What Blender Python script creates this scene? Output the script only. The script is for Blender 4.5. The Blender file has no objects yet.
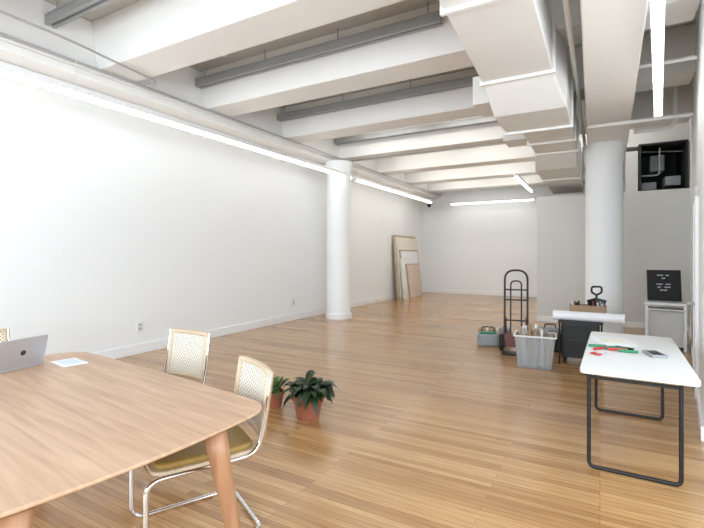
import bpy, math, random
from mathutils import Vector, Matrix
random.seed(4)
S=bpy.context.scene
try:
    S.view_settings.view_transform='Standard'
except Exception: pass
COL=S.collection
# ---------------------------------------------------------------- materials
def mat(name,col,rough=.5,metal=0,emit=None,es=0,noise=0,nscale=8,bump=0,spec=None,coat=0):
    m=bpy.data.materials.new(name); m.use_nodes=True
    nt=m.node_tree; b=nt.nodes['Principled BSDF']
    c=(*col,1)
    b.inputs['Base Color'].default_value=c
    b.inputs['Roughness'].default_value=rough
    b.inputs['Metallic'].default_value=metal
    if coat: b.inputs['Coat Weight'].default_value=coat
    if spec is not None: b.inputs['Specular IOR Level'].default_value=spec
    if emit:
        b.inputs['Emission Color'].default_value=(*emit,1); b.inputs['Emission Strength'].default_value=es
    if noise or bump:
        tc=nt.nodes.new('ShaderNodeTexCoord'); n=nt.nodes.new('ShaderNodeTexNoise')
        n.inputs['Scale'].default_value=nscale; n.inputs['Detail'].default_value=4
        nt.links.new(tc.outputs['Object'],n.inputs['Vector'])
        if noise:
            mx=nt.nodes.new('ShaderNodeMix'); mx.data_type='RGBA'
            mx.inputs[6].default_value=tuple(max(0,x*(1-noise)) for x in col)+(1,)
            mx.inputs[7].default_value=tuple(min(1,x*(1+noise)) for x in col)+(1,)
            nt.links.new(n.outputs['Fac'],mx.inputs[0]); nt.links.new(mx.outputs[2],b.inputs['Base Color'])
        if bump:
            bp=nt.nodes.new('ShaderNodeBump'); bp.inputs['Strength'].default_value=bump; bp.inputs['Distance'].default_value=.01
            nt.links.new(n.outputs['Fac'],bp.inputs['Height']); nt.links.new(bp.outputs['Normal'],b.inputs['Normal'])
    return m
def floor_mat():
    m=bpy.data.materials.new('oak_strip_floor'); m.use_nodes=True; nt=m.node_tree; N=nt.nodes; L=nt.links
    b=N['Principled BSDF']; tc=N.new('ShaderNodeTexCoord')
    br=N.new('ShaderNodeTexBrick'); br.offset=.37; br.offset_frequency=3; br.squash=1
    br.inputs['Scale'].default_value=1; br.inputs['Brick Width'].default_value=1.7; br.inputs['Row Height'].default_value=.05
    br.inputs['Mortar Size'].default_value=.0016; br.inputs['Mortar Smooth'].default_value=.3; br.inputs['Bias'].default_value=0
    br.inputs['Color1'].default_value=(0,0,0,1); br.inputs['Color2'].default_value=(1,1,1,1); br.inputs['Mortar'].default_value=(.5,.5,.5,1)
    L.new(tc.outputs['Object'],br.inputs['Vector'])
    cr=N.new('ShaderNodeValToRGB'); e=cr.color_ramp.elements
    e[0].position=0; e[0].color=(.35,.18,.07,1); e[1].position=1; e[1].color=(.55,.335,.15,1)
    x=e.new(.35); x.color=(.44,.245,.10,1); x=e.new(.7); x.color=(.50,.29,.122,1)
    L.new(br.outputs['Color'],cr.inputs['Fac'])
    mp=N.new('ShaderNodeMapping'); mp.inputs['Scale'].default_value=(1.5,30,1); L.new(tc.outputs['Object'],mp.inputs['Vector'])
    n=N.new('ShaderNodeTexNoise'); n.inputs['Scale'].default_value=2.2; n.inputs['Detail'].default_value=6; L.new(mp.outputs['Vector'],n.inputs['Vector'])
    mx=N.new('ShaderNodeMix'); mx.data_type='RGBA'; mx.blend_type='OVERLAY'; mx.inputs[0].default_value=.5
    L.new(cr.outputs['Color'],mx.inputs[6]); L.new(n.outputs['Fac'],mx.inputs[7])
    m2=N.new('ShaderNodeMix'); m2.data_type='RGBA'; m2.blend_type='MULTIPLY'; m2.inputs[7].default_value=(.42,.3,.2,1)
    L.new(br.outputs['Fac'],m2.inputs[0]); L.new(mx.outputs[2],m2.inputs[6]); L.new(m2.outputs[2],b.inputs['Base Color'])
    n2=N.new('ShaderNodeTexNoise'); n2.inputs['Scale'].default_value=1.3; L.new(tc.outputs['Object'],n2.inputs['Vector'])
    mr=N.new('ShaderNodeMapRange'); mr.inputs['To Min'].default_value=.17; mr.inputs['To Max'].default_value=.3
    L.new(n2.outputs['Fac'],mr.inputs['Value']); L.new(mr.outputs[0],b.inputs['Roughness'])
    b.inputs['Coat Weight'].default_value=.25; b.inputs['Coat Roughness'].default_value=.16
    bp=N.new('ShaderNodeBump'); bp.inputs['Strength'].default_value=.2; bp.inputs['Distance'].default_value=.004; bp.invert=True
    L.new(br.outputs['Fac'],bp.inputs['Height']); L.new(bp.outputs['Normal'],b.inputs['Normal'])
    return m
def wood_mat(name,c1,c2,rough=.4,sc=(1.0,14,14)):
    m=bpy.data.materials.new(name); m.use_nodes=True; nt=m.node_tree; N=nt.nodes; L=nt.links
    b=N['Principled BSDF']; tc=N.new('ShaderNodeTexCoord'); mp=N.new('ShaderNodeMapping'); mp.inputs['Scale'].default_value=sc
    L.new(tc.outputs['Object'],mp.inputs['Vector'])
    n=N.new('ShaderNodeTexNoise'); n.inputs['Scale'].default_value=1.6; n.inputs['Detail'].default_value=7; n.inputs['Distortion'].default_value=.6
    L.new(mp.outputs['Vector'],n.inputs['Vector'])
    cr=N.new('ShaderNodeValToRGB'); cr.color_ramp.elements[0].position=.3; cr.color_ramp.elements[0].color=(*c1,1)
    cr.color_ramp.elements[1].position=.7; cr.color_ramp.elements[1].color=(*c2,1)
    L.new(n.outputs['Fac'],cr.inputs['Fac']); L.new(cr.outputs['Color'],b.inputs['Base Color']); b.inputs['Roughness'].default_value=rough
    return m
def cane_mat():
    m=bpy.data.materials.new('woven_cane'); m.use_nodes=True; nt=m.node_tree; N=nt.nodes; L=nt.links
    b=N['Principled BSDF']; tc=N.new('ShaderNodeTexCoord')
    mp=N.new('ShaderNodeMapping'); mp.inputs['Rotation'].default_value=(0,math.radians(45),0); L.new(tc.outputs['Object'],mp.inputs['Vector'])
    vals=[]
    for ax in ('X','Z'):
        w=N.new('ShaderNodeTexWave'); w.wave_type='BANDS'; w.bands_direction=ax; w.inputs['Scale'].default_value=15; L.new(mp.outputs['Vector'],w.inputs['Vector']); vals.append(w)
    mu=N.new('ShaderNodeMath'); mu.operation='MULTIPLY'; L.new(vals[0].outputs['Fac'],mu.inputs[0]); L.new(vals[1].outputs['Fac'],mu.inputs[1])
    cr=N.new('ShaderNodeValToRGB'); cr.color_ramp.elements[0].position=.3; cr.color_ramp.elements[0].color=(.74,.69,.60,1)
    cr.color_ramp.elements[1].position=.5; cr.color_ramp.elements[1].color=(.22,.17,.12,1)
    L.new(mu.outputs[0],cr.inputs['Fac']); L.new(cr.outputs['Color'],b.inputs['Base Color']); b.inputs['Roughness'].default_value=.6
    return m
M_wall=mat('white_paint',(.86,.88,.88),.6,noise=.012,nscale=2)
M_part=mat('offwhite_paint',(.68,.68,.65),.6,noise=.02,nscale=2)
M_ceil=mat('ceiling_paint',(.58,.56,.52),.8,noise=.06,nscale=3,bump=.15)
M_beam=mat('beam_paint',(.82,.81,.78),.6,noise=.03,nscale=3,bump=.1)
M_duct=mat('duct_paint',(.80,.79,.76),.45,noise=.03,nscale=4,bump=.1)
M_trim=mat('trim_white',(.88,.88,.88),.35,noise=.01)
M_strut=mat('galvanised_strut',(.36,.37,.37),.45,metal=.3,noise=.1,nscale=10)
M_pipe=mat('pipe_paint',(.74,.73,.70),.45,noise=.04)
M_pipeg=mat('conduit_grey',(.5,.5,.5),.4,metal=.5,noise=.05)
M_tube=mat('fluorescent_tube',(1,1,1),.3,emit=(1,.99,.96),es=9)
M_tube2=mat('fluorescent_tube_dim',(1,1,1),.3,emit=(1,.99,.96),es=5)
M_bayfill=mat('bay_fill_glow',(1,1,1),.3,emit=(1,.99,.96),es=17)  # glow of the added fill lights hidden in the ceiling bays
M_fix=mat('fixture_white',(.85,.85,.85),.4,noise=.01)
M_floor=floor_mat()
M_table=wood_mat('oak_table',(.44,.265,.155),(.61,.41,.27),.34)
M_leg=wood_mat('oak_leg',(.33,.16,.08),(.45,.24,.125),.4,(14,14,1))
M_chrome=mat('chrome',(.78,.78,.78),.1,metal=1,noise=.02)
M_cane=cane_mat(); M_frame=wood_mat('beech_frame',(.52,.40,.27),(.64,.52,.37),.5)
M_must=mat('mustard_leather',(.32,.20,.045),.45,noise=.12,nscale=15,bump=.1)
M_black=mat('black_metal',(.018,.018,.02),.4,metal=.3,noise=.2)
M_rub=mat('black_rubber',(.02,.02,.02),.8,noise=.2)
M_red=mat('maroon_metal',(.16,.04,.03),.4,noise=.2)
M_terra=mat('terracotta',(.34,.11,.055),.8,noise=.15,nscale=12,bump=.1)
M_soil=mat('soil',(.04,.025,.015),.95,noise=.4,nscale=40,bump=.5)
M_leafd=mat('dark_leaf',(.014,.034,.011),.4,noise=.4,nscale=20)
M_leafg=mat('green_leaf',(.05,.13,.025),.45,noise=.4,nscale=20)
M_plastic=mat('white_plastic',(.78,.78,.77),.35,noise=.02)
M_alu=mat('aluminium',(.50,.50,.52),.4,metal=.6,noise=.03)
M_dark=mat('dark_glass',(.03,.03,.035),.2,noise=.1)
M_paper=mat('paper',(.85,.86,.88),.7,noise=.03)
M_blue=mat('pale_blue_print',(.68,.76,.84),.7,noise=.1,nscale=30)
M_card=mat('cardboard',(.36,.24,.15),.8,noise=.15)
M_cream=mat('canvas_cream',(.80,.76,.68),.8,noise=.05)
M_pink=mat('canvas_pink',(.70,.58,.50),.8,noise=.2,nscale=3)
M_ply=wood_mat('plywood_edge',(.42,.29,.18),(.55,.41,.27),.6)
M_green=mat('green_plastic',(.02,.22,.10),.4,noise=.1)
M_redp=mat('red_plastic',(.5,.03,.03),.4,noise=.1)
M_grey=mat('grey_plastic',(.30,.31,.32),.5,noise=.1)
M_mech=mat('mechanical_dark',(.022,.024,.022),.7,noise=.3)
M_bin=mat('translucent_bin',(.80,.82,.83),.22,noise=.03); 
M_bin.node_tree.nodes['Principled BSDF'].inputs['Transmission Weight'].default_value=.75
M_bin.node_tree.nodes['Principled BSDF'].inputs['IOR'].default_value=1.15
# ---------------------------------------------------------------- helpers
def link(o,p=None):
    COL.objects.link(o)
    if p: o.parent=p
    return o
def mesh(name,v,f,m,p=None,smooth=False,bevel=0,seg=2):
    me=bpy.data.meshes.new(name); me.from_pydata([tuple(a) for a in v],[],f); me.update()
    if smooth:
        for q in me.polygons: q.use_smooth=True
    me.materials.append(m); o=link(bpy.data.objects.new(name,me),p)
    if bevel:
        b=o.modifiers.new('bevel','BEVEL'); b.width=bevel; b.segments=seg; b.limit_method='ANGLE'
    return o
def box(name,x0,x1,y0,y1,z0,z1,m,p=None,bevel=0):
    v=[(x,y,z) for z in (z0,z1) for y in (y0,y1) for x in (x0,x1)]
    f=[(0,2,3,1),(4,5,7,6),(0,1,5,4),(2,6,7,3),(0,4,6,2),(1,3,7,5)]
    return mesh(name,v,f,m,p,bevel=bevel)
def prism(name,pts,z0,z1,m,p=None,bevel=0,seg=2):
    n=len(pts); v=[(x,y,z0) for x,y in pts]+[(x,y,z1) for x,y in pts]
    f=[tuple(range(n))[::-1],tuple(range(n,2*n))]+[(i,(i+1)%n,n+(i+1)%n,n+i) for i in range(n)]
    return mesh(name,v,f,m,p,bevel=bevel,seg=seg)
def lathe(name,prof,m,p=None,loc=(0,0,0),n=40,axis='z',caps=True):
    v=[];f=[]
    for r,z in prof:
        for i in range(n):
            a=2*math.pi*i/n
            q=(r*math.cos(a),r*math.sin(a),z)
            if axis=='x': q=(z,q[0],q[1])
            if axis=='y': q=(q[0],z,q[1])
            v.append((q[0]+loc[0],q[1]+loc[1],q[2]+loc[2]))
    k=len(prof)
    for j in range(k-1):
        for i in range(n):
            f.append((j*n+i,j*n+(i+1)%n,(j+1)*n+(i+1)%n,(j+1)*n+i))
    if caps:
        f.append(tuple(range(n))[::-1]); f.append(tuple(range((k-1)*n,k*n)))
    o=mesh(name,v,f,m,p,smooth=True)
    e=o.modifiers.new('es','EDGE_SPLIT'); e.split_angle=math.radians(35)
    return o
def rpath(pts,r,n=6,closed=False):
    P=[Vector(a) for a in pts]; out=[]; N=len(P)
    for i in range(N):
        if not closed and i in (0,N-1): out.append(P[i]); continue
        a=P[i-1]; b=P[i]; c=P[(i+1)%N]
        d1=(a-b); d2=(c-b); t=min(r,d1.length*.49,d2.length*.49)
        s=b+d1.normalized()*t; e=b+d2.normalized()*t
        for k in range(n+1):
            u=k/n; out.append(s*(1-u)**2+b*2*u*(1-u)+e*u*u)
    return out
def tube(name,pts,r,m,p=None,closed=False,res=5):
    cu=bpy.data.curves.new(name,'CURVE'); cu.dimensions='3D'; cu.bevel_depth=r; cu.bevel_resolution=res-2; cu.use_fill_caps=True
    s=cu.splines.new('POLY'); s.points.add(len(pts)-1)
    for q,a in zip(s.points,pts): q.co=(*a,1)
    s.use_cyclic_u=closed
    t=bpy.data.objects.new(name,cu); me=bpy.data.meshes.new_from_object(t)
    bpy.data.objects.remove(t); bpy.data.curves.remove(cu)
    for q in me.polygons: q.use_smooth=True
    me.materials.clear(); me.materials.append(m); me.name=name
    return link(bpy.data.objects.new(name,me),p)
def empty(name,loc=(0,0,0),rz=0,s=(1,1,1)):
    e=bpy.data.objects.new(name,None); e.empty_display_size=.1; e.location=loc; e.rotation_euler=(0,0,rz); e.scale=s; return link(e)
# ---------------------------------------------------------------- room
XL=-6.25; YF=17.0; ZC=4.5; YN=-3.0; XR=1.6
def xw(y): return .75+(y-4.6)*.128
box('floor',XL-.2,2.7,YN-.2,YF+.2,-.12,0,M_floor)
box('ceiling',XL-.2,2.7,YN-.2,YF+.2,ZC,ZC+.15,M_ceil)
box('wall_left',XL-.2,XL,YN-.2,YF+.2,0,ZC,M_wall)
box('wall_far',XL,2.7,YF,YF+.2,0,ZC,M_wall)
prism('wall_right',[(xw(4.6),4.6),(xw(YF),YF),(xw(YF)+.2,YF),(2.0,4.6)],0,ZC,M_wall)
# near wall and right near wall with windows (behind / beside the camera)
wn=empty('wall_near')
box('sill_part',XL,XR,YN-.2,YN,0,.8,M_wall,wn); box('head_part',XL,XR,YN-.2,YN,3.5,ZC,M_wall,wn)
xs=[XL,-5.7,-3.7,-3.3,-1.3,-.9,1.2,XR]
for i in range(0,8,2): box('pier_%d'%i,xs[i],xs[i+1],YN-.2,YN,.8,3.5,M_wall,wn)
for i,(a,b) in enumerate([(-5.7,-3.7),(-3.3,-1.3),(-.9,1.2)]):
    w=empty('window_%d'%(i+1))
    for nm,q in {'left':(a,a+.06,.8,3.5),'right':(b-.06,b,.8,3.5),'bottom':(a,b,.8,.86),'top':(a,b,3.44,3.5),'mid':(a,b,2.1,2.16),'mullion':((a+b)/2-.02,(a+b)/2+.02,.8,3.5)}.items():
        box('frame_'+nm,q[0],q[1],YN-.14,YN-.08,q[2],q[3],M_trim,w)
wr=empty('wall_right_near')
box('sill_part',XR,XR+.2,YN,4.6,0,.8,M_wall,wr); box('head_part',XR,XR+.2,YN,4.6,3.5,ZC,M_wall,wr)
ys=[YN,-2.4,.4,.9,3.7,4.6]
for i in range(0,6,2): box('pier_%d'%i,XR,XR+.2,ys[i],ys[i+1],.8,3.5,M_wall,wr)
for i,(a,b) in enumerate([(-2.4,.4),(.9,3.7)]):
    w=empty('window_%d'%(i+4))
    for nm,q in {'left':(a,a+.06,.8,3.5),'right':(b-.06,b,.8,3.5),'bottom':(a,b,.8,.86),'top':(a,b,3.44,3.5),'mid':(a,b,2.1,2.16),'mullion':((a+b)/2-.02,(a+b)/2+.02,.8,3.5)}.items():
        box('frame_'+nm,XR+.08,XR+.14,q[0],q[1],q[2],q[3],M_trim,w)
# partition
XP=-1.27
box('wall_partition',XP,xw(11)+.02,11,11.12,0,2.87,M_part)
box('wall_partition_return',XP,XP+.12,11.12,YF,0,2.87,M_part)
# trims
box('baseboard_left',XL,XL+.025,YN,YF,0,.15,M_trim,bevel=.006)
box('baseboard_far',XL,XP,YF-.025,YF,0,.15,M_trim,bevel=.006)
box('baseboard_partition',XP,xw(11),10.98,11,0,.12,M_trim,bevel=.004)
prism('baseboard_right',[(xw(4.6)-.02,4.6),(xw(11)-.02,11),(xw(11),11),(xw(4.6),4.6)],0,.12,M_trim)
# door on right wall
d=empty('door_1',(xw(6.4),6.4,0),-math.atan(.128))
for nm,q in {'jamb_near':(-.03,.0,-.5,-.42,0,2.25),'jamb_far':(-.03,.0,.42,.5,0,2.25),'head':(-.03,.0,-.5,.5,2.17,2.27)}.items():
    box(nm,*q,M_trim,d)
box('leaf',-.015,.0,-.42,.42,.0,2.17,M_wall,d); box('panel_upper',-.02,-.015,-.28,.28,1.2,2.0,M_trim,d,bevel=.005); box('panel_lower',-.02,-.015,-.28,.28,.2,1.0,M_trim,d,bevel=.005)
lathe('knob',[(.012,-.05),(.012,-.03),(.028,-.07),(.028,-.09),(.01,-.1)],M_alu,d,(0,-.33,1.0),16,'x')
# beams
box('ceiling_edge_girder',XL,-5.62,YN,YF,3.76,ZC,M_beam,bevel=.015)
for i,y in enumerate([-1.4,1.0,3.3,5.05,7.1,9.3,11.45,13.6,15.75]):
    xr=(xw(y+.1) if y>4.6 else XR)
    b=empty('ceiling_beam',(0,y,0))
    mesh('beam_body',[(-5.62,0,3.9),(xr,0,3.9),(xr,.5,3.9),(-5.62,.5,3.9),(-5.62,-.06,ZC),(xr,-.06,ZC),(xr,.56,ZC),(-5.62,.56,ZC)],
         [(0,3,2,1),(4,5,6,7),(0,1,5,4),(1,2,6,5),(2,3,7,6),(3,0,4,7)],M_beam,b,bevel=.012)
for y,x1 in ((2.75,-3.6),(4.92,-1.6),(6.95,-1.3),(9.1,-1.2)):
    u=empty('steel_strut_channel',(0,y,0))
    box('web',-5.6,x1,-.05,.05,4.24,4.31,M_strut,u); box('lip_low_1',-5.6,x1,-.06,-.02,4.21,4.24,M_strut,u); box('lip_low_2',-5.6,x1,.02,.06,4.21,4.24,M_strut,u)
    box('top',-5.6,x1,-.06,.06,4.31,4.33,M_strut,u)
    for j in range(4):
        x=-5.4+(x1+5.3)*j/3-.05; tube('hanger_rod',[(x,0,4.32),(x,0,ZC)],.008,M_strut,u)
# longitudinal girder above round column
prism('column_girder',[(-.1,1.6),(.27,1.6),(.42,9.2),(-.2,9.2)],3.42,ZC,M_duct,bevel=.015)
# columns
def column(name,x,y,r,zt):
    e=empty(name,(x,y,0))
    lathe('shaft',[(r*1.03,0),(r*1.03,.1),(r,.12),(r,zt-.35),(r*1.02,zt-.3),(r*1.16,zt-.12),(r*1.16,zt)],M_wall,e,n=56)
    lathe('base_ring',[(r*1.1,0),(r*1.1,.12),(r*1.04,.14)],M_trim,e,n=56)
column('round_column',-5.53,9.15,.29,3.76)
column('round_column',.06,8.75,.285,3.42)
# ducts
D=empty('ventilation_duct')
def frust(name,a,b,m,p):  # a,b = (x0,x1,y,z0,z1)
    v=[(a[0],a[2],a[3]),(a[1],a[2],a[3]),(a[1],a[2],a[4]),(a[0],a[2],a[4]),(b[0],b[2],b[3]),(b[1],b[2],b[3]),(b[1],b[2],b[4]),(b[0],b[2],b[4])]
    return mesh(name,v,[(0,1,2,3),(7,6,5,4),(0,4,5,1),(1,5,6,2),(2,6,7,3),(3,7,4,0)],m,p,bevel=.01)
def fl(y,x0,x1,z0,z1):
    box('flange',x0-.03,x1+.03,y-.02,y+.02,z0-.03,z1+.03,M_duct,D,bevel=.004)
frust('section_1',(-.92,-.42,.6,3.42,3.88),(-1.12,-.42,4.9,3.42,3.88),M_duct,D)
fl(1.9,-.98,-.42,3.42,3.86); fl(3.3,-1.045,-.42,3.42,3.86); fl(4.9,-1.12,-.42,3.42,3.86)
frust('taper_1',(-1.12,-.42,4.9,3.42,3.88),(-1.1,-.32,5.4,3.18,3.86),M_duct,D)
frust('section_2',(-1.1,-.32,5.4,3.18,3.86),(-1.1,-.32,6.2,3.18,3.86),M_duct,D); fl(6.2,-1.1,-.32,3.18,3.86)
frust('taper_2',(-1.1,-.32,6.2,3.18,3.86),(-.98,-.34,6.7,3.3,3.84),M_duct,D)
frust('section_3',(-.98,-.34,6.7,3.3,3.84),(-.98,-.34,8.3,3.3,3.84),M_duct,D); fl(7.5,-.98,-.34,3.3,3.84); fl(8.3,-.98,-.34,3.3,3.84)
frust('taper_3',(-.98,-.34,8.3,3.3,3.84),(-1.05,-.36,8.8,3.1,3.8),M_duct,D)
frust('section_4',(-1.05,-.36,8.8,3.1,3.8),(-1.05,-.36,12.5,3.1,3.8),M_duct,D); fl(10.0,-1.05,-.36,3.1,3.8)
box('side_takeoff',-1.38,-1.1,5.5,6.05,3.4,3.75,M_duct,D,bevel=.01)
box('side_takeoff_2',-1.4,-.98,7.6,8.1,3.42,3.75,M_duct,D,bevel=.01)
# pipes (separate runs)
tube('sprinkler_pipe',[(-.24,1.0,3.62),(-.25,9.5,3.62)],.025,M_pipe)
tube('sprinkler_pipe',[(-.15,7.05,3.34),(1.04,7.05,3.34)],.028,M_pipe)
tube('sprinkler_pipe',rpath([(.46,8.1,3.45),(.98,8.1,3.45),(.98,8.1,4.48)],.15),.035,M_pipe)
tube('sprinkler_pipe',[(.37,5.75,3.6),(.88,5.75,3.6)],.022,M_pipe)
tube('electrical_conduit',[(-5.58,YN+.01,3.865),(-5.58,YF-.01,3.865)],.026,M_pipe)
tube('electrical_conduit',[(-5.5,YN+.01,3.87),(-5.5,YF-.01,3.87)],.015,M_pipeg)
tube('electrical_conduit',[(-5.95,YN+.01,3.735),(-5.95,YF-.01,3.735)],.02,M_pipe)
tube('electrical_conduit',rpath([(-5.45,3.9,3.87),(-5.2,3.9,3.87),(-5.0,2.6,3.87),(-5.0,-1,3.87)],.3),.013,M_pipeg)
tube('electrical_conduit',[(-5.4,9.6,3.88),(-1.1,9.6,3.88)],.015,M_pipeg)
# detectors
for x,y in ((-4.6,4.5),(-4.3,6.45),(-4.4,10.7)):
    s=empty('smoke_detector',(x,y,0))
    lathe('cap',[(.07,4.38),(.09,4.42),(.09,4.5)],M_plastic,s,n=24); box('junction_box',-.11,.11,-.11,.11,4.44,4.5,M_plastic,s,bevel=.01)
    lathe('sounder',[(.03,4.33),(.05,4.38)],M_plastic,s,n=20)
# linear lights
def lin(a,b,z,hang=0,w=.075,mt=None):
    a=Vector(a);b=Vector(b); L=(b-a).length; ang=math.atan2(b.y-a.y,b.x-a.x)
    e=empty('linear_ceiling_light',((a.x+b.x)/2,(a.y+b.y)/2,z),ang)
    box('housing',-L/2,L/2,-w/2,w/2,.02,.09,M_fix,e,bevel=.005)
    n=max(1,round(L/2.4)); s=L/n
    for i in range(n):
        x0=-L/2+i*s
        box('diffuser',x0+.02,x0+s-.02,-w*.42,w*.42,-.03,.02,mt or M_tube,e,bevel=.012)
    box('end_cap_1',-L/2-.01,-L/2+.02,-w/2,w/2,-.03,.09,M_fix,e); box('end_cap_2',L/2-.02,L/2+.01,-w/2,w/2,-.03,.09,M_fix,e)
    if hang:
        k=max(2,int(L/1.5)+1)
        for i in range(k):
            x=-L/2+.1+(L-.2)*i/(k-1); tube('hanger_rod',[(x,0,.08),(x,0,hang)],.004,M_pipe,e)
lin((-5.3,-2.0,0),(-5.3,9.35,0),3.40,.5)
lin((-5.3,9.6,0),(-5.3,15.2,0),3.40,.5)
lin((-5.0,16.6,0),(-2.0,16.6,0),3.46,.4,mt=M_tube2)
lin((-1.95,12.2,0),(-1.95,15.4,0),3.6,.3)
lin((.30,3.2,0),(.60,6.3,0),3.2,.7,.085)
# unseen fill lights added in the deep ceiling bays to brighten the far end
for y in (8.3,10.55,12.7,14.85):
    for x0 in (-5.0,-3.1):
        lin((x0,y,0),(x0+1.5,y,0),4.4,0,.16,mt=M_bayfill)
lin((-.9,10.5,0),(.9,10.5,0),4.4,0,.12,mt=M_bayfill)  # right-hand fill light, added out of view like the others
# dark mechanical recess above partition
Mn=empty('mechanical_unit')
x1=xw(11.2)-.03
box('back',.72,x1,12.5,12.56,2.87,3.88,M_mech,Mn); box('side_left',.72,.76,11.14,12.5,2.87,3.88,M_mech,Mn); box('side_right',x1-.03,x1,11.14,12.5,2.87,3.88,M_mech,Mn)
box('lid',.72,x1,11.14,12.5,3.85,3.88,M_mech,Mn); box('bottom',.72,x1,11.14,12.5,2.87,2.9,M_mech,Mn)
box('panel',.48,.71,11.16,11.6,2.87,3.75,M_part,Mn,bevel=.01)
box('duct_piece',.95,1.22,11.6,12.2,3.35,3.7,M_grey,Mn,bevel=.02); box('duct_piece_2',1.2,1.48,11.4,11.9,3.0,3.2,M_grey,Mn,bevel=.02); box('duct_piece_3',.8,1.1,11.8,12.3,2.95,3.15,M_strut,Mn,bevel=.02)
tube('pipe_a',rpath([(.78,11.3,3.22),(1.1,11.3,3.22),(1.1,11.3,3.8)],.08),.018,M_grey,Mn); tube('pipe_b',[(.78,11.4,3.76),(1.5,11.4,3.7)],.012,M_grey,Mn)
# outlets
for y,z in ((4.35,.42),(8.3,.42)):
    o=empty('wall_outlet',(XL,y,z)); box('plate',0,.012,-.06,.06,-.08,.08,M_plastic,o,bevel=.003)
    for k in (-.03,.03): box('socket',.012,.015,-.018,.018,k-.015,k+.015,M_grey,o,bevel=.002)
cm=empty('security_camera',(-5.9,16.7,3.5)); lathe('dome',[(.02,-.1),(.06,-.07),(.08,0),(.08,.03)],M_dark,cm,n=24); box('bracket',-.05,.05,-.05,.30,.02,.06,M_plastic,cm)
# ---------------------------------------------------------------- dining table
T=empty('dining_table',(-2.72,1.23,0),math.radians(-6.5))
def outline(hl,hw,be,bs,r):
    out=[]
    cen=[(-hl+r,-hw+r,180),(hl-r,-hw+r,270),(hl-r,hw-r,0),(-hl+r,hw-r,90)]
    for i,(cx,cy,a0) in enumerate(cen):
        for k in range(9):
            a=math.radians(a0+k*90/8); out.append((cx+r*math.cos(a),cy+r*math.sin(a)))
        a1=math.radians(a0+90); sx,sy=cx+r*math.cos(a1),cy+r*math.sin(a1)
        nx=cen[(i+1)%4]; ex,ey=nx[0]+r*math.cos(a1),nx[1]+r*math.sin(a1)
        for k in range(1,12): out.append((sx+(ex-sx)*k/12,sy+(ey-sy)*k/12))
    return [(x+be*(1-(y/hw)**2)*(1 if x>0 else -1)*min(1,abs(x)/hl)**2, y+bs*(1-(x/hl)**2)*(1 if y>0 else -1)*min(1,abs(y)/hw)**2) for x,y in out]
o1=outline(1.13,.72,.07,.03,.13); n=len(o1); v=[];f=[]
prof=[(.93,.712),(.975,.722),(1.0,.738),(1.0,.745),(.997,.75)]
for s,z in prof:
    for x,y in o1:
        dx=(1-s)*1.13; v.append((x*(1-dx/1.13) if s>.99 else x*(1-dx/1.2),y*(1-dx/.9),z))
for j in range(len(prof)-1):
    for i in range(n): f.append((j*n+i,j*n+(i+1)%n,(j+1)*n+(i+1)%n,(j+1)*n+i))
f.append(tuple(range(n))[::-1]); f.append(tuple(range((len(prof)-1)*n,len(prof)*n)))
mesh('top',v,f,M_table,T)
for i,(sx,sy) in enumerate([(1,1),(1,-1),(-1,1),(-1,-1)]):
    a=Vector((sx*1.095,sy*.39,.712)); b=Vector((sx*1.16,sy*.50,0)); v=[];f=[];n=24
    for k in range(7):
        t=k/6; c=a.lerp(b,t); r=.055-.029*t
        for j in range(n):
            an=2*math.pi*j/n; v.append((c.x+r*math.cos(an),c.y+r*math.sin(an),c.z))
    for k in range(6):
        for j in range(n): f.append((k*n+j,(k+1)*n+j,(k+1)*n+(j+1)%n,k*n+(j+1)%n))
    f.append(tuple(range(n))); f.append(tuple(range(6*n,7*n))[::-1])
    mesh('leg_%d'%(i+1),v,f,M_leg,T,smooth=True)
box('rail_long_1',-1.0,1.0,.33,.36,.65,.712,M_leg,T); box('rail_long_2',-1.0,1.0,-.36,-.33,.65,.712,M_leg,T)
box('rail_end_1',.98,1.01,-.36,.36,.65,.712,M_leg,T); box('rail_end_2',-1.01,-.98,-.36,.36,.65,.712,M_leg,T)
# ---------------------------------------------------------------- chairs
def chair(loc,rz,sc=(1,1,1)):
    e=empty('dining_chair',(loc[0],loc[1],0),rz,sc); w=.235
    side=lambda s:[(s*w,.31,.90),(s*w,.27,.62),(s*w,.23,.455),(s*w,-.27,.455),(s*w,-.27,.014),(s*w,.26,.014)]
    pts=side(-1)+side(1)[::-1]
    tube('tubular_frame',rpath(pts,.075,8),.0125,M_chrome,e)
    nx,nz=14,8; v=[];f=[]
    W=.212
    def bp(u,t,off=0):
        z=.54+t*.35; y=.262+t*.045+ .028*(1-u*u)+off; return (u*W,y,z)
    for off in (-.004,.004):
        for j in range(nz+1):
            for i in range(nx+1): v.append(bp(-1+2*i/nx,j/nz,off))
    q=(nx+1)*(nz+1)
    for j in range(nz):
        for i in range(nx):
            a=j*(nx+1)+i; f.append((a,a+1,a+nx+2,a+nx+1)); f.append((q+a,q+a+nx+1,q+a+nx+2,q+a+1))
    mesh('cane_back',v,f,M_cane,e,smooth=True)
    loop=[bp(-1+2*i/12,0) for i in range(13)]+[bp(1,k/4) for k in range(1,4)]+[bp(1-2*i/12,1) for i in range(13)]+[bp(-1,1-k/4) for k in range(1,4)]
    tube('back_frame',loop,.019,M_frame,e,closed=True)
    o=outline(.225,.24,.01,.01,.05)
    prism('seat_frame',o,.462,.482,M_frame,e,bevel=.004)
    prism('seat_cushion',[(x*.94,y*.94) for x,y in o],.478,.515,M_must,e,bevel=.016,seg=4)
    return e
chair((-3.0,2.24),math.radians(0))
chair((-2.0,1.75),math.radians(-27),(1.09,1.13,.975))
chair((-4.18,1.63),math.radians(90))
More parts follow.
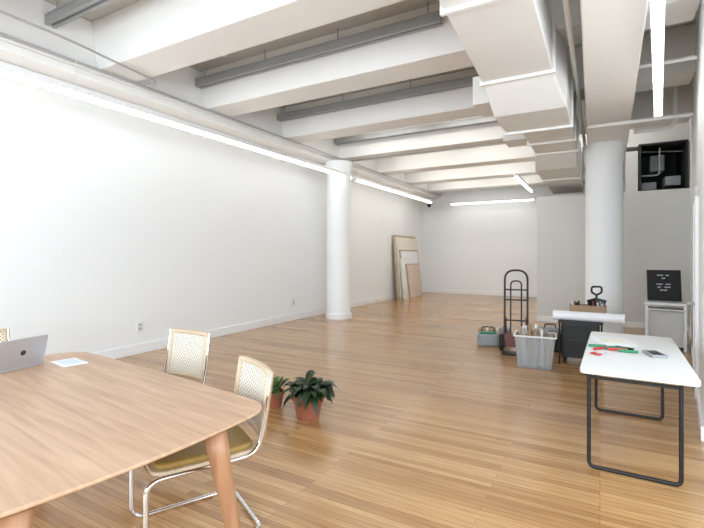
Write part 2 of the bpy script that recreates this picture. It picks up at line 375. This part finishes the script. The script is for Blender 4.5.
# ---------------------------------------------------------------- laptop + booklet
Lp=empty('laptop',(-3.50,1.53,.751),math.radians(-83))
box('base',-.155,.155,-.215,.0,0,.012,M_alu,Lp,bevel=.004)
box('keyboard',-.135,.135,-.11,-.02,.012,.0135,M_dark,Lp)
lid=empty('lid',(0,0,.012)); lid.parent=Lp; lid.rotation_euler=(math.radians(-14),0,0)
box('lid_shell',-.155,.155,-.003,.003,0,.215,M_alu,lid,bevel=.003); box('screen',-.148,.148,-.0045,-.003,.008,.208,M_dark,lid)
lathe('plain_mark',[(.018,.003),(.018,.0038)],M_dark,lid,(0,0,.108),24,'y')
Bk=empty('booklet',(-3.40,1.80,.751),math.radians(-8))
box('pages',-.12,.12,-.08,.08,0,.005,M_paper,Bk); box('cover_print',-.09,.09,-.055,.055,.005,.0058,M_blue,Bk)
# ---------------------------------------------------------------- plants
def leaf(v,f,base,az,L,W,lift,droop,nn=6):
    s=len(v); dx,dy=math.cos(az),math.sin(az)
    for k in range(nn+1):
        t=k/nn; w=W*math.sin(math.pi*min(.98,.08+.9*t))**.8
        h=lift*L*t-droop*L*t*t; rr=L*t*(1-.15*t)
        c=(base[0]+dx*rr,base[1]+dy*rr,base[2]+h)
        v+= [(c[0]-dy*w,c[1]+dx*w,c[2]+.25*w),c,(c[0]+dy*w,c[1]-dx*w,c[2]+.25*w)]
    for k in range(nn):
        a=s+3*k; f+=[(a,a+1,a+4,a+3),(a+1,a+2,a+5,a+4)]
def pot(name,loc,r,h,ml,n,L,W,lo,hi):
    e=empty(name,(loc[0],loc[1],0))
    lathe('pot',[(r*.68,0),(r*.92,h*.78),(r*1.02,h*.78),(r*1.04,h),(r*.92,h),(r*.88,h*.85)],M_terra,e,n=36)
    lathe('soil',[(r*.9,h*.84),(r*.86,h*.9)],M_soil,e,n=24)
    v=[];f=[]
    for i in range(n):
        az=random.uniform(0,6.28); q=random.random()
        leaf(v,f,(random.uniform(-.5,.5)*r,random.uniform(-.5,.5)*r,h*.88+q*.06),az,L*random.uniform(.6,1.1),W*random.uniform(.8,1.3),random.uniform(lo,hi),random.uniform(.5,1.1))
    mesh('leaves',v,f,ml,e,smooth=True)
    for k in range(6):
        a=random.uniform(0,6.28); tube('stem',[(0,0,h*.85),(math.cos(a)*r*.4,math.sin(a)*r*.4,h+.08)],.004,ml,e)
pot('potted_plant',(-2.41,3.43),.15,.225,M_leafd,110,.26,.036,.5,1.2)
pot('potted_herb',(-2.88,3.52),.09,.16,M_leafg,36,.15,.024,.6,1.9)
# ---------------------------------------------------------------- leaning canvases
A=empty('leaning_canvases')
def panel(y0,y1,xb,h,m,i,dx):
    xt=xb-dx; t=.04
    v=[(xb,y0,0),(xb,y1,0),(xt,y1,h),(xt,y0,h),(xb-t,y0,0),(xb-t,y1,0),(xt-t,y1,h),(xt-t,y0,h)]
    mesh('canvas_%d'%i,v,[(0,1,2,3),(7,6,5,4),(0,4,5,1),(1,5,6,2),(2,6,7,3),(3,7,4,0)],M_ply if i%2 else M_cream,A)
    def P(y,s): return (xb+(xt-xb)*s+.003,y,h*s)
    mesh('artwork_%d'%i,[P(y0+.06,.03),P(y1-.06,.03),P(y1-.06,.97),P(y0+.06,.97)],[(0,1,2,3)],m,A)
panel(13.85,15.9,-6.0,2.2,M_cream,1,.17); panel(14.0,15.95,-5.93,2.12,M_cream,2,.18); panel(14.1,15.8,-5.86,1.7,M_paper,3,.18); panel(13.95,14.9,-5.80,1.4,M_paper,4,.16); panel(14.3,15.5,-5.73,1.2,M_pink,5,.16)
# ---------------------------------------------------------------- hand truck
H=empty('hand_truck',(-1.14,7.22,0),math.radians(8)); ln=lambda z:.12*z
def hp(x,z,o=0): return (x,.05+ln(z)+o,z)
tube('outer_loop',rpath([hp(-.17,.06),hp(-.17,1.29),hp(.17,1.29),hp(.17,.06)],.16,8),.016,M_black,H)
tube('inner_loop',rpath([hp(-.08,.2,.01),hp(-.08,1.12,.01),hp(.08,1.12,.01),hp(.08,.2,.01)],.07,6),.012,M_black,H)
for z,m in ((.2,M_red),(.5,M_black),(.82,M_black),(.98,M_black)): tube('cross_bar',[hp(-.17,z),hp(.17,z)],.012,m,H)
box('back_plate',-.17,.17,.06,.075,.08,.3,M_red,H)
for s in (-1,1):
    tube('brace_%d'%s,[hp(s*.15,.55),(s*.15,.22,.13)],.012,M_red,H)
    lathe('wheel',[(.05,-.035),(.115,-.035),(.13,-.02),(.13,.02),(.115,.035),(.05,.035)],M_rub,H,(s*.22,.2,.13),28,'x')
    lathe('hub',[(.05,-.04),(.05,.04)],M_red,H,(s*.22,.2,.13),20,'x')
tube('axle',[(-.25,.2,.13),(.25,.2,.13)],.01,M_black,H)
box('toe_plate',-.2,.2,-.2,.07,.005,.02,M_black,H)
tb=empty('tool_bag',(-1.66,7.66,0),.3)
prism('body',outline(.17,.12,.01,.01,.05),0,.2,M_grey,tb,bevel=.03); box('flap',-.13,.13,-.06,.06,.2,.23,M_green,tb,bevel=.01)
tube('handle',rpath([(-.1,0,.22),(-.1,0,.31),(.1,0,.31),(.1,0,.22)],.05),.01,M_black,tb)
cb=empty('paint_can',(-1.45,8.0,0)); lathe('can',[(.1,0),(.1,.24),(.105,.25),(.09,.25),(.09,.235)],M_alu,cb,n=28); tube('bail',[(.105*math.cos(a*.314),0,.2+.12*math.sin(a*.314)) for a in range(11)],.004,M_alu,cb)
cc=empty('carton',(-1.78,8.15,0),.2); box('body',-.15,.15,-.12,.12,0,.2,M_card,cc,bevel=.004); box('tape',-.02,.02,-.121,.121,0,.202,M_cream,cc)
c2=empty('toolbox',(-.70,7.75,0),.1); box('body',-.2,.2,-.13,.13,0,.3,M_black,c2,bevel=.015); box('lid',-.205,.205,-.135,.135,.28,.36,M_grey,c2,bevel=.02); tube('handle',rpath([(-.08,0,.35),(-.08,0,.42),(.08,0,.42),(.08,0,.35)],.03),.01,M_black,c2)
# ---------------------------------------------------------------- bin
Bn=empty('storage_bin',(-.78,6.55,0),math.radians(4))
def tap(a,b,z0,z1,c,d_,t):
    v=[(-a,-b,z0),(a,-b,z0),(a,b,z0),(-a,b,z0),(-c,-d_,z1),(c,-d_,z1),(c,d_,z1),(-c,d_,z1)]
    vi=[(-a+t,-b+t,z0+t),(a-t,-b+t,z0+t),(a-t,b-t,z0+t),(-a+t,b-t,z0+t),(-c+t,-d_+t,z1),(c-t,-d_+t,z1),(c-t,d_-t,z1),(-c+t,d_-t,z1)]
    f=[(3,2,1,0),(0,1,5,4),(1,2,6,5),(2,3,7,6),(3,0,4,7),(8,9,10,11),(12,13,9,8),(13,14,10,9),(14,15,11,10),(15,12,8,11),(4,5,13,12),(5,6,14,13),(6,7,15,14),(7,4,12,15)]
    return v+vi,f
v,f=tap(.21,.16,0,.44,.255,.2,.008); mesh('tub',v,f,M_bin,Bn)
tube('rim',rpath([(-.265,-.21,.435),(.265,-.21,.435),(.265,.21,.435),(-.265,.21,.435)],.04,closed=True),.012,M_plastic,Bn,closed=True)
for i in range(40):
    x=random.uniform(-.19,.19);y=random.uniform(-.14,.14); dx=random.uniform(-.05,.05); h=random.uniform(.42,.56)
    tube('rolled_paper_%d'%i,[(x*.8,y*.8,.02),(max(-.2,min(.2,x+dx)),y,h)],random.uniform(.012,.03),random.choice([M_paper,M_grey,M_cream,M_ply,M_alu,M_card]),Bn)
# ---------------------------------------------------------------- black cart with paper roll
K=empty('rolling_cart',(-.22,7.1,0))
box('body',-.26,.22,-.2,.25,.09,.60,M_black,K,bevel=.02); box('shelf',-.3,.26,-.24,.28,.58,.61,M_black,K,bevel=.008)
box('drawer_1',-.23,.19,-.212,-.2,.36,.55,M_mech,K,bevel=.005); box('drawer_2',-.23,.19,-.212,-.2,.13,.33,M_mech,K,bevel=.005)
for x in (-.22,.18):
    for y in (-.15,.2): lathe('caster',[(.045,-.015),(.045,.015)],M_rub,K,(x,y,.045),18,'x'); box('fork',x-.02,x+.02,y-.02,y+.02,.05,.1,M_black,K)
for x in (-.28,.24): tube('post',[(x,-.22,.0),(x,-.22,.6)],.012,M_black,K)
R=empty('paper_roll',(-.15,6.95,.675),math.radians(-2))
lathe('roll',[(.02,-.44),(.065,-.44),(.065,.44),(.02,.44)],M_paper,R,(0,0,0),32,'x'); lathe('core',[(.025,-.45),(.025,.45)],M_card,R,n=20,axis='x')
B=empty('cardboard_box',(-.12,7.22,.612))
box('side_front',-.26,.2,-.12,-.115,0,.2,M_card,B); box('side_back',-.26,.2,.115,.12,0,.2,M_card,B); box('side_left',-.26,-.255,-.12,.12,0,.2,M_card,B); box('side_right',.195,.2,-.12,.12,0,.2,M_card,B); box('bottom',-.26,.2,-.12,.12,0,.005,M_card,B)
for i in range(14):
    x=random.uniform(-.23,.16); tube('tool_%d'%i,[(x,random.uniform(-.06,.06),.01),(x+random.uniform(-.03,.05),random.uniform(-.08,.08),random.uniform(.2,.27))],.013,random.choice([M_grey,M_black,M_red,M_cream]),B)
U=empty('hand_shovel',(-.06,7.22,.62),math.radians(20))
tube('shaft',[(0,0,.0),(0.02,0,.36)],.015,M_black,U); tube('grip',rpath([(.02,0,.34),(-.05,0,.38),(-.045,0,.46),(.085,0,.46),(.09,0,.38)],.03,closed=True),.014,M_black,U,closed=True)
mesh('blade',[(-.1,-.02,.2),(0,.02,.19),(.12,-.02,.2),(.14,-.03,.27),(.02,.02,.3),(-.12,-.03,.27),(-.1,-.03,.2),(0,.01,.19),(.12,-.03,.2),(.14,-.04,.27),(.02,.01,.3),(-.12,-.04,.27)],[(0,1,4,5),(1,2,3,4),(11,10,7,6),(10,9,8,7)],M_black,U)
# ---------------------------------------------------------------- side desk & letter board
G=empty('side_desk',(.95,9.0,0),-.127)
box('top',-.27,.3,-.35,.35,.72,.76,M_plastic,G,bevel=.006); box('keyboard_tray',-.25,.28,-.38,.0,.64,.66,M_plastic,G,bevel=.004)
for x in (-.24,.27):
    for y in (-.31,.31): box('leg',x-.02,x+.02,y-.02,y+.02,0,.72,M_trim,G)
box('cabinet',-.2,.25,-.25,.3,.05,.62,M_part,G,bevel=.005)
Q=empty('letter_board',(.94,8.98,.764)); Q.rotation_euler=(math.radians(-8),0,math.radians(6))
box('frame',-.24,.24,-.012,.012,0,.52,M_black,Q,bevel=.004); box('felt',-.22,.22,-.014,-.012,.02,.5,M_rub,Q)
for r_,w in ((.42,(.09,.07)),(.37,(.06,)),(.27,(.1,.08)),(.22,(.07,.09)),(.17,(.12,))):
    x=-(sum(w)+.03*(len(w)-1))/2
    for q in w:
        k=int(q/.018)
        for j in range(k): box('letter',x+j*.018,x+j*.018+.010,-.017,-.014,r_,r_+.018,M_paper,Q)
        x+=q+.03
# ---------------------------------------------------------------- folding table
F=empty('folding_table',(.24,4.38,0),math.radians(-1.5))
prism('top',outline(.345,.86,.0,.0,.04),.70,.742,M_plastic,F,bevel=.01,seg=3)
for s,y in ((-1,-.76),(1,.6)):
    tube('leg_frame_%d'%s,rpath([(-.29,y,.70),(-.29,y,.014),(.25,y,.014),(.25,y,.70)],.04),.0135,M_black,F)
    tube('leg_upper_bar_%d'%s,[(-.29,y,.66),(.25,y,.66)],.011,M_black,F)
    tube('hinge_brace_%d'%s,rpath([(-.02,y,.66),(-.02,y-s*.32,.69)],.02),.009,M_black,F)
tube('side_rail_1',[(-.31,-.8,.69),(-.31,.8,.69)],.012,M_black,F); tube('side_rail_2',[(.31,-.8,.69),(.31,.8,.69)],.012,M_black,F)
Z=.743
pc=empty('paper_sheets',(.10,4.75,Z),.2); box('sheet_1',-.15,.15,-.21,.21,0,.003,M_paper,pc)
s2=box('sheet_2',-.1,.1,-.14,.14,.003,.005,M_cream,pc)
mk=empty('marker_pens',(.08,4.28,Z))
for i,(x,y,a,m) in enumerate([(-.1,.1,.3,M_green),(-.02,.06,.6,M_green),(.05,.0,.2,M_redp),(.1,.09,-.4,M_black),(-.08,-.02,.9,M_redp),(.12,-.04,.1,M_green),(.02,.12,1.0,M_blue)]):
    dx,dy=.07*math.cos(a),.07*math.sin(a); tube('pen_%d'%i,[(x-dx,y-dy,.012),(x+dx,y+dy,.012)],.011,m,mk)
box('case',-.04,.12,.0,.07,.0,.022,M_green,mk,bevel=.008)
ph=empty('calculator',(.38,4.24,Z),.3); box('body',-.055,.055,-.10,.10,0,.02,M_grey,ph,bevel=.004); box('display',-.04,.04,.045,.085,.02,.021,M_dark,ph)
for i in range(3):
    for j in range(4): box('key',-.035+i*.026,-.017+i*.026,-.075+j*.027,-.056+j*.027,.02,.023,M_black,ph)
sc=empty('scissors',(.0,4.06,Z),.8)
tube('blade_1',[(0,0,.006),(.09,.02,.006)],.004,M_alu,sc); tube('blade_2',[(0,0,.01),(.09,-.02,.01)],.004,M_alu,sc)
for s in (-1,1): tube('handle_%d'%s,[(-.04+.022*math.cos(a*.52),s*.024+.018*math.sin(a*.52),.008) for a in range(12)],.005,M_redp,sc,closed=True)
# ---------------------------------------------------------------- lights
def area(name,loc,rot,sx,sy,e,col):
    l=bpy.data.lights.new(name,'AREA'); l.shape='RECTANGLE'; l.size=sx; l.size_y=sy; l.energy=e; l.color=col
    o=bpy.data.objects.new(name,l); o.location=loc; o.rotation_euler=rot; link(o); return o
for i,x in enumerate((-4.7,-2.3,.15)):
    area('window_daylight',(x,YN-.25,2.15),(math.radians(90),0,0),2.0,2.7,165,(.80,.90,1))
for y in (-1.0,2.3):
    area('window_daylight',(XR+.25,y,2.15),(math.radians(90),0,math.radians(90)),2.8,2.7,120,(.80,.90,1))
W=bpy.data.worlds.new('sky'); S.world=W; W.use_nodes=True
W.node_tree.nodes['Background'].inputs[0].default_value=(.8,.88,1,1); W.node_tree.nodes['Background'].inputs[1].default_value=1.0
# ---------------------------------------------------------------- camera
cd=bpy.data.cameras.new('camera'); cam=bpy.data.objects.new('camera',cd); link(cam)
cd.sensor_width=36; cd.lens=22.5; cd.clip_start=.05; cd.shift_y=-10/704
cam.location=(0,0,1.55); cam.rotation_euler=(math.radians(90),0,math.radians(29.4))
S.camera=cam
